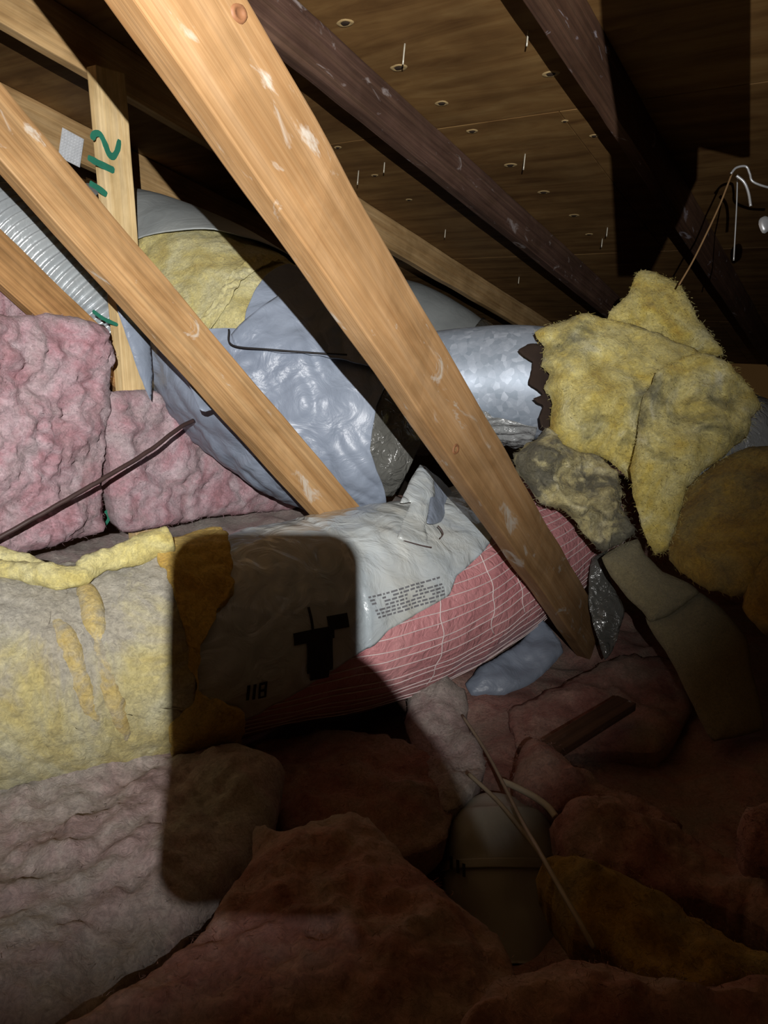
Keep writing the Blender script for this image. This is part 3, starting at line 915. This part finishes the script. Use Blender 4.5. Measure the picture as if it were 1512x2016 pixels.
# ================================================================== torn yellow batts, right
YR = thing('insulation_batt', 'bright torn yellow batt hanging over the metal duct', 'insulation batt', W(1200, 860, 2.1))
pillow('batt_body', Z6([(530, 332), (600, 298), (680, 268), (760, 250), (860, 270), (1000, 312), (1200, 398), (1300, 470), (1280, 640), (1200, 800), (1100, 900), (960, 960), (890, 900), (860, 880), (800, 842), (700, 822), (655, 800), (600, 760),
                         (602, 700), (606, 600), (572, 560), (600, 500), (562, 470), (578, 392)]),
       on_px((1080, 650, 2.06), (1400, 700, 2.02), (1150, 900, 1.98)), CAMDIR, M['yellow'], YR, step=8, thick=.07, puff=.05, edge=.09, amp=.04, sc=6, fine=.007, rag=4, seed=11, fuzz=2340)
pillow('batt_lobe', Z6([(990, 600), (1050, 490), (1200, 410), (1330, 436), (1400, 520), (1472, 602), (1482, 640), (1440, 700), (1420, 765), (1330, 840), (1240, 910), (1172, 982), (1142, 1080), (1095, 1238), (1045, 1258), (1000, 1180), (962, 1060), (930, 900), (960, 800)]),
       on_px((1280, 720, 1.91), (1490, 800, 1.94), (1310, 1080, 1.85)), CAMDIR, M['yellow'], YR, step=8, thick=.06, puff=.05, edge=.10, amp=.04, sc=6, fine=.007, rag=4, seed=12, fuzz=2340)
pillow('batt_peak', Z6([(840, 300), (850, 240), (930, 170), (950, 100), (980, 65), (1040, 72), (1090, 98), (1150, 132), (1190, 222), (1250, 312), (1325, 420), (1200, 420), (1080, 370), (980, 340)]),
       on_px((1250, 540, 2.2), (1200, 640, 2.15), (1400, 690, 2.15)), CAMDIR, M['yellow'], YR, step=8, thick=.05, puff=.03, edge=.06, amp=.03, sc=8, fine=.007, rag=3, seed=13, fuzz=1440)
lump = pillow('insulation_scrap', Z6([(450, 840), (500, 800), (540, 770), (580, 730), (622, 740), (650, 790), (720, 830), (800, 842), (870, 900), (905, 990), (900, 1040), (922, 1110), (955, 1165), (900, 1212), (830, 1245), (760, 1192), (700, 1122), (640, 1062), (560, 1040), (520, 980), (470, 920)]),
              on_px((1020, 900, 1.98), (1230, 960, 1.95), (1190, 1080, 1.90)), CAMDIR, M['grey_fibre'], step=5, thick=.05, puff=.05, edge=.05, amp=.06, sc=12, fine=.016, rag=5, seed=14, fuzz=1800)
tag(lump, 'sooty ragged scrap of fibreglass below the bright torn yellow batt', 'insulation scrap')
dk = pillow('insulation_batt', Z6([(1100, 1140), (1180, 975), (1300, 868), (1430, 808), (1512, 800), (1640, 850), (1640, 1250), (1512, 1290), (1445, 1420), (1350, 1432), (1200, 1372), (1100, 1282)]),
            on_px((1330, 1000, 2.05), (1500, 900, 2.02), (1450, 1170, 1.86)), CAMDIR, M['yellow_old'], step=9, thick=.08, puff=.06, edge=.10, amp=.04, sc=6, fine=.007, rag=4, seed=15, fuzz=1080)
tag(dk, 'dim brownish-yellow batt folded under the bright torn batt at right', 'insulation batt')
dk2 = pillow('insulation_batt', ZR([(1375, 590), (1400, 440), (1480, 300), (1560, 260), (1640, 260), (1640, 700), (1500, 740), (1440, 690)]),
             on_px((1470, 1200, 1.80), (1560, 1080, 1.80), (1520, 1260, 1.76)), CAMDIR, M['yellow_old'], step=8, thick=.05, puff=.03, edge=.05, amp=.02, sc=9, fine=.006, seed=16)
tag(dk2, 'small ochre batt end at the right edge below the dim batt', 'insulation batt')
tn = pillow('torn_facing', Z6([(470, 405), (520, 372), (600, 378), (640, 500), (650, 620), (640, 740), (570, 725), (556, 680), (572, 640), (528, 605), (572, 590), (512, 542), (520, 500), (530, 450), (490, 432)]),
            on_px((1040, 680, 2.075), (1080, 700, 2.085), (1070, 840, 2.04)), CAMDIR, M['torn'], YR, step=5, thick=.004, puff=.004, edge=.02, amp=.004, fine=.001, rag=3, seed=17)

# tan facing strips curving down
ts = thing('facing_strip', 'tan paper-faced strip curving down below the dim yellow batts', 'insulation facing', W(1330, 1450, 1.8))
pillow('strip', ZR([(545, 290), (640, 222), (752, 180), (800, 270), (900, 370), (1040, 430), (1115, 492), (1010, 572), (930, 632), (830, 662), (780, 600), (700, 530), (600, 400)]),
       on_px((1190, 1080, 1.95), (1370, 1160, 1.93), (1280, 1220, 1.88)), CAMDIR, M['kraft'], ts, step=8, thick=.012, puff=.035, edge=.12, amp=.004, fine=.001, rag=1, seed=18)
pillow('strip', ZR([(800, 640), (1010, 562), (1110, 488), (1240, 580), (1390, 760), (1420, 950), (1482, 1180), (1482, 1292), (1200, 1358), (1120, 1240), (980, 950), (920, 840), (850, 740)]),
       on_px((1280, 1220, 1.90), (1400, 1180, 1.94), (1440, 1450, 1.72)), CAMDIR, M['kraft'], ts, step=8, thick=.012, puff=.04, edge=.14, amp=.006, fine=.001, rag=1, seed=19)

# dark film bits beside the pink end, grey scraps under the duct
sc1 = pillow('plastic_scrap', Z3([(1015, 835), (1100, 930), (1140, 1020), (990, 1172), (830, 1242), (660, 1244), (628, 1182), (700, 1095), (850, 1010), (950, 930)]),
             on_px((1065, 1220, 2.12), (920, 1360, 1.98), (1100, 1290, 2.05)), Vector((0, -.5, .8)), M['jacket'], step=6, thick=.004, puff=.015, edge=.05, amp=.014, sc=12, fine=.002, rag=2, seed=20)
tag(sc1, 'crumpled blue-grey plastic sheet under the pink end of the low duct', 'plastic sheet')
sc2 = pillow('plastic_scrap', [(1165, 1100), (1195, 1085), (1200, 1140), (1230, 1200), (1215, 1260), (1190, 1300), (1160, 1200), (1160, 1140)],
             on_px((1165, 1100, 2.15), (1230, 1200, 2.1), (1190, 1300, 2.05)), CAMDIR, M['dark_film'], step=6, thick=.004, puff=.01, edge=.04, amp=.02, sc=14, fine=.003, rag=2, seed=21)
tag(sc2, 'dark glossy film scrap between the near web and the tan strip', 'plastic sheet')

# ================================================================== floor insulation in the foreground
base = []
nx, ny = 150, 150
vs = []; fa = []
for i in range(nx + 1):
    for j in range(ny + 1):
        x = -2.2 + 5.2 * i / nx; y = -.3 + 4.3 * j / ny
        p = Vector((x, y, 0))
        z = -.985 + .05 * fbm(p, 2.6, 4) + .02 * fbm(p, 11, 3) - .13 * math.exp(-((x - .20) ** 2 + (y - 1.14) ** 2) / .04)
        vs.append(Vector((x, y, CAMZ + z)))
for i in range(nx):
    for j in range(ny):
        q = i * (ny + 1) + j
        fa.append((q, q + ny + 1, q + ny + 2, q + 1))
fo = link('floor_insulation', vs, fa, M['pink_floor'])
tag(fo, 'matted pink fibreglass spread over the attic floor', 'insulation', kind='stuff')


def fbatt(poly, z, label, mat, seed, **kw):
    a = dict(step=9, thick=.12, puff=.05, edge=.08, amp=.028, sc=6, fine=.014, rag=6, fuzz=1080)
    a.update(kw)
    zf = on_z(z) if not callable(z) else z
    o = pillow('insulation_batt', poly, zf, UPN, mat, seed=seed, **a)
    return tag(o, label, 'insulation batt')


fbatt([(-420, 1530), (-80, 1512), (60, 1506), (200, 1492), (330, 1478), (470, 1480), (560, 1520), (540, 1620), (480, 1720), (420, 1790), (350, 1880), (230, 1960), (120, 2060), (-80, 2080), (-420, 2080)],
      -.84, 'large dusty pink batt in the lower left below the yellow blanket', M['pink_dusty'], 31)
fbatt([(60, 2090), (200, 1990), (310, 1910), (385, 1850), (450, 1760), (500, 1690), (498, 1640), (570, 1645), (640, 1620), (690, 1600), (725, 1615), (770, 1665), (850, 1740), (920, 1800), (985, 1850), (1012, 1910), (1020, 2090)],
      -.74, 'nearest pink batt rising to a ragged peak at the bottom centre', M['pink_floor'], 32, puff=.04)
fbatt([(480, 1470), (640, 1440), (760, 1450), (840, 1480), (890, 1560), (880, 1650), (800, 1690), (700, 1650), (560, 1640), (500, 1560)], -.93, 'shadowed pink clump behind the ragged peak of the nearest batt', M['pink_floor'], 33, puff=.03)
fbatt([(805, 1362), (870, 1340), (922, 1372), (918, 1420), (960, 1500), (935, 1560), (880, 1600), (845, 1560), (800, 1440)], -.92, 'small pale pink tuft under the bend of the low duct', M['pink_dusty'], 34, step=7, amp=.03, puff=.03, edge=.05)
fbatt(Z7([(440, 395), (470, 290), (510, 250), (560, 265), (680, 340), (840, 420), (1000, 490), (1160, 590), (1100, 640), (1000, 600), (760, 520), (640, 530), (480, 470)]), -.90,
      'dark pinkish batt edge running right behind the grey duct boot', M['pink_floor'], 35, step=8, amp=.02, puff=.04, edge=.06)
fbatt(Z7([(600, 600), (660, 545), (740, 520), (830, 520), (960, 560), (1130, 590), (1280, 690), (1400, 740), (1560, 760), (1560, 1040), (1400, 960), (1250, 900), (1100, 880), (900, 830), (780, 800), (700, 750), (640, 700)]), -.86,
      'reddish pink batt at the right edge above the ochre floor batt', M['pink_floor'], 36, amp=.035)
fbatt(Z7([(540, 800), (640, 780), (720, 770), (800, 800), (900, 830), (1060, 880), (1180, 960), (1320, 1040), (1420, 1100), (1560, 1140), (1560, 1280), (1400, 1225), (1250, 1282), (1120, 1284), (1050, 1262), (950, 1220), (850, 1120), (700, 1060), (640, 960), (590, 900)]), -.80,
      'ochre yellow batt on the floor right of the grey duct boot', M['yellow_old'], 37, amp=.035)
fbatt(Z7([(1380, 640), (1400, 560), (1480, 520), (1600, 500), (1600, 800), (1500, 760), (1420, 720)]), -.80, 'rounded pink tuft at the right edge above the reddish batt', M['pink_floor'], 38, step=8, amp=.02, edge=.05)
fbatt([(900, 2090), (960, 1960), (1060, 1920), (1180, 1900), (1290, 1950), (1400, 1960), (1560, 1930), (1560, 2090)], -.72, 'brown-pink batt along the bottom right corner', M['pink_floor'], 39, amp=.03)
fbatt([(1000, 1400), (1100, 1350), (1220, 1290), (1330, 1300), (1360, 1400), (1300, 1480), (1180, 1480), (1080, 1490), (1020, 1470)], -.96, 'dark flattened batt under the foot of the near web', M['pink_floor'], 40, amp=.02, puff=.02)

pk = box_obj('wood_strip', W(1150, 1440, on_z(-.90)(1150, 1440)), (W(1210, 1400, 2.0) - W(1090, 1480, 1.9)).normalized(), Vector((.3, .9, 0)).normalized(), ZV, .34, .05, .02, M['rafter_d'], bevel=.002)
Ax = (W(1210, 1395, on_z(-.9)(1210, 1395)) - W(1080, 1475, on_z(-.9)(1080, 1475))); Ax.z = 0; Ax.normalize()
R = Matrix((Ax, ZV.cross(Ax), ZV)).transposed().to_4x4(); R.translation = W(1150, 1435, on_z(-.89)(1150, 1435)); pk.matrix_basis = R
tag(pk, 'dark wooden strip on the floor left of the near web foot', 'wood strip')

# grey jacketed duct boot standing in the insulation
bt = Tube([(1000, 1900, 1.38, .085), (995, 1830, 1.41, .092), (985, 1760, 1.44, .102), (980, 1690, 1.47, .108), (976, 1640, 1.49, .106), (974, 1600, 1.51, .088), (973, 1575, 1.52, .052), (973, 1565, 1.525, .012)], 90)
BT = thing('duct_boot', 'grey plastic-wrapped duct boot standing among the floor batts', 'duct boot', W(990, 1850, 1.4))
bt.surf('boot_jacket', M['canvas'], BT, ns=80, na=64, cap=True, disp=lambda s, a, p: .016 * noise.noise(p * 9) + .004 * noise.noise(p * 25))
bt.surf('seam_band', M['canvas'], BT, s0=.37, s1=.41, dr=.004, ns=8, na=64, solid=.002, disp=lambda s, a, p: .016 * noise.noise(p * 9) + .004 * noise.noise(p * 25))


def hit(tube, px, py, dr):
    """the point of a tube's skin seen at a pixel, found by search"""
    best = None
    eye = Vector((0, 0, CAMZ))
    for i in range(121):
        for j in range(-60, 61, 2):
            p, n = tube.at(i / 120, rad(j * 1.6), dr)
            d = p - eye
            if n.dot(d) > 0: continue
            z = d.y * CS - d.z * SN; y = d.y * SN + d.z * CS
            e = (756 + F * d.x / z - px) ** 2 + (1008 - F * y / z - py) ** 2
            if best is None or e < best[0]: best = (e, z)
    return W(px, py, best[1])


vs = []; fa = []
for px in (888, 901, 913):
    b0 = len(vs)
    for dx, dy in ((-3.2, -14), (3.2, -12), (3.6, 14), (-2.6, 13)):
        vs.append(hit(bt, px + dx, 1698 + (px - 888) * .6 + dy, .014))
    fa.append((b0, b0 + 1, b0 + 2, b0 + 3))
link('printed_mark', vs, fa, M['print_black'], BT, smooth=False)

# ================================================================== cables, strings, hanger
cb = tubeline('cable', [(-40, 1080, 1.72), (60, 1024, 1.76), (200, 944, 1.86), (290, 890, 1.95), (345, 848, 2.02), (380, 828, 2.08)], .0058, M['cable'], n=60, jit=.002)
tag(cb, 'dark brown cable slanting across the pink wall batts', 'cable')


def z7c(pts, t0, t1):
    P = Z7(pts); n = len(P)
    return [(p[0], p[1], t0 + (t1 - t0) * i / (n - 1)) for i, p in enumerate(P)]


c1p = Z7([(235, 125), (330, 270), (400, 400), (480, 560), (560, 700), (650, 860), (720, 980), (785, 1100)])
c1 = tubeline('cable', [(p[0], p[1], t) for p, t in zip(c1p, (1.74, 1.58, 1.42, 1.25, 1.06, .98, .94, .92))], .0034, M['cable2'], n=60)
tag(c1, 'long grey-tan cable falling past the grey duct boot', 'cable')
c2 = tubeline('cable', z7c([(262, 370), (380, 480), (480, 600), (560, 705), (610, 780)], 1.43, 1.20), .004, M['cable2'], n=40)
tag(c2, 'short tan cable lying over the top of the grey duct boot', 'cable')
c3 = tubeline('cable', z7c([(400, 400), (450, 420), (530, 462), (590, 505), (625, 550)], 1.44, 1.36), .0062, M['cable3'], n=40)
tag(c3, 'cream cable end curving right of the grey duct boot', 'cable')


def ztc(pts, t):
    return [(p[0], p[1], t) for p in ZT(pts)]


st = tubeline('string', ztc([(1322, 915), (1290, 1000), (1250, 1100), (1180, 1250), (1110, 1390), (1040, 1510)], 2.02), .0024, M['string'], n=40)
tag(st, 'brown string hanging from the rafter wire to the yellow batt', 'string')
HG = thing('wire_hanger', 'bent metal wire hanger on the dark rafter at the right edge', 'hanger', W(1480, 420, 1.95))
tubeline('wire_loop', ztc([(1315, 920), (1345, 888), (1395, 882), (1415, 920), (1432, 962), (1512, 992), (1600, 1000)], 1.98), .0030, M['wire'], HG, n=50)
tubeline('wire_hook', ztc([(1345, 930), (1385, 965), (1408, 1020), (1420, 1092)], 1.97), .0036, M['wire'], HG, n=30)
tubeline('wire_tail', ztc([(1350, 935), (1345, 1100), (1330, 1380)], 2.03), .0018, M['wire'], HG, n=30)
pl = disc_on('cap', W(1506, 442, 1.96), CAMDIR, Vector((1, 0, 0)), .016, .022, .006, M['wire'], HG)

# ================================================================== the photographer's phone and hand (behind the lens)
def occ(px, py, t, zc=-.014):
    """where the lamp's ray to a lit point crosses the phone's plane, in lens coordinates"""
    S = Vector(((px - 756) / F * t, (1008 - py) / F * t, t)); L = Vector((.03, .084, -.42))
    k = (zc - L.z) / (S.z - L.z)
    return L + (S - L) * k


tr = occ(690, 1056, 1.66); tl = occ(333, 1085, 1.42); bl = occ(333, 1745, 1.16)
x0, x1 = (tl.x + bl.x) / 2 - .001, tr.x + .004; y1 = (tr.y + tl.y) / 2 + .006; y0 = bl.y - .004
print('PHONE', x0, x1, y0, y1)
bm = bmesh.new()
rc = .015; n = 8; out = []
for cx, cy, s in ((x1 - rc, y1 - rc, 0), (x0 + rc, y1 - rc, 90), (x0 + rc, y0 + rc, 180), (x1 - rc, y0 + rc, 270)):
    for i in range(n + 1):
        a = rad(s + 90 * i / n); out.append((cx + rc * math.cos(a), cy + rc * math.sin(a)))
vs = [cam2w(x, y, -.010) for x, y in out] + [cam2w(x, y, -.019) for x, y in out]
m = len(out)
fa = [tuple(range(m)), tuple(range(2 * m - 1, m - 1, -1))] + [(i, i + m, (i + 1) % m + m, (i + 1) % m) for i in range(m)]
ph = link('phone', vs, fa, M['phone'], smooth=False)
tag(ph, 'black phone held up by the photographer behind the lens', 'phone')


def hand():
    """right hand and forearm holding the phone from below right, one skinned body"""
    J = []; E = []; Rr = []
    def add(p, r, par=None):
        J.append(cam2w(*p)); Rr.append(r)
        if par is not None: E.append((par, len(J) - 1))
        return len(J) - 1
    el = add((x1 + .115, y0 - .16, -.13), .042)
    wr_ = add((x1 + .036, y0 - .005, -.060), .029, el)
    pm = add((x1 + .004, y0 + .055, -.040), .026, wr_)
    kn = add((x1 + .000, y0 + .078, -.034), .015, pm)
    for i, (dy, L) in enumerate(((-.020, .03), (-.002, .036), (.016, .038), (.030, .034))):
        b = add((x1 + .004, y0 + .050 + dy, -.034), .0085, pm if i < 2 else kn)
        c = add((x1 - .006, y0 + .052 + dy, -.028), .0078, b)
        add((x1 - .006 - L, y0 + .054 + dy, -.026), .0065, c)
    t1 = add((x1 + .012, y0 + .074, -.032), .010, pm)
    t2 = add((x1 + .004, y0 + .086, -.031), .0085, t1)
    add((x1 - .010, y0 + .096, -.029), .007, t2)
    me = bpy.data.meshes.new('person'); base = J[0]
    me.from_pydata([tuple(p - base) for p in J], E, []); me.update(); me.materials.append(M['skin'])
    o = bpy.data.objects.new('person', me); C.objects.link(o); o.location = base
    sk = o.modifiers.new('skin', 'SKIN')
    for i, sv in enumerate(me.skin_vertices[0].data):
        sv.radius = (Rr[i], Rr[i]); sv.use_root = (i == 2)
    ss = o.modifiers.new('smooth', 'SUBSURF'); ss.levels = 2; ss.render_levels = 2
    return o


bpy.context.view_layer.update()
me_probe = bpy.data.meshes.new('probe')
try:
    hd = hand()
except Exception as ex:
    print('HAND', ex); raise
bpy.data.meshes.remove(me_probe)
tag(hd, "photographer's bare hand and forearm gripping the black phone", 'person')
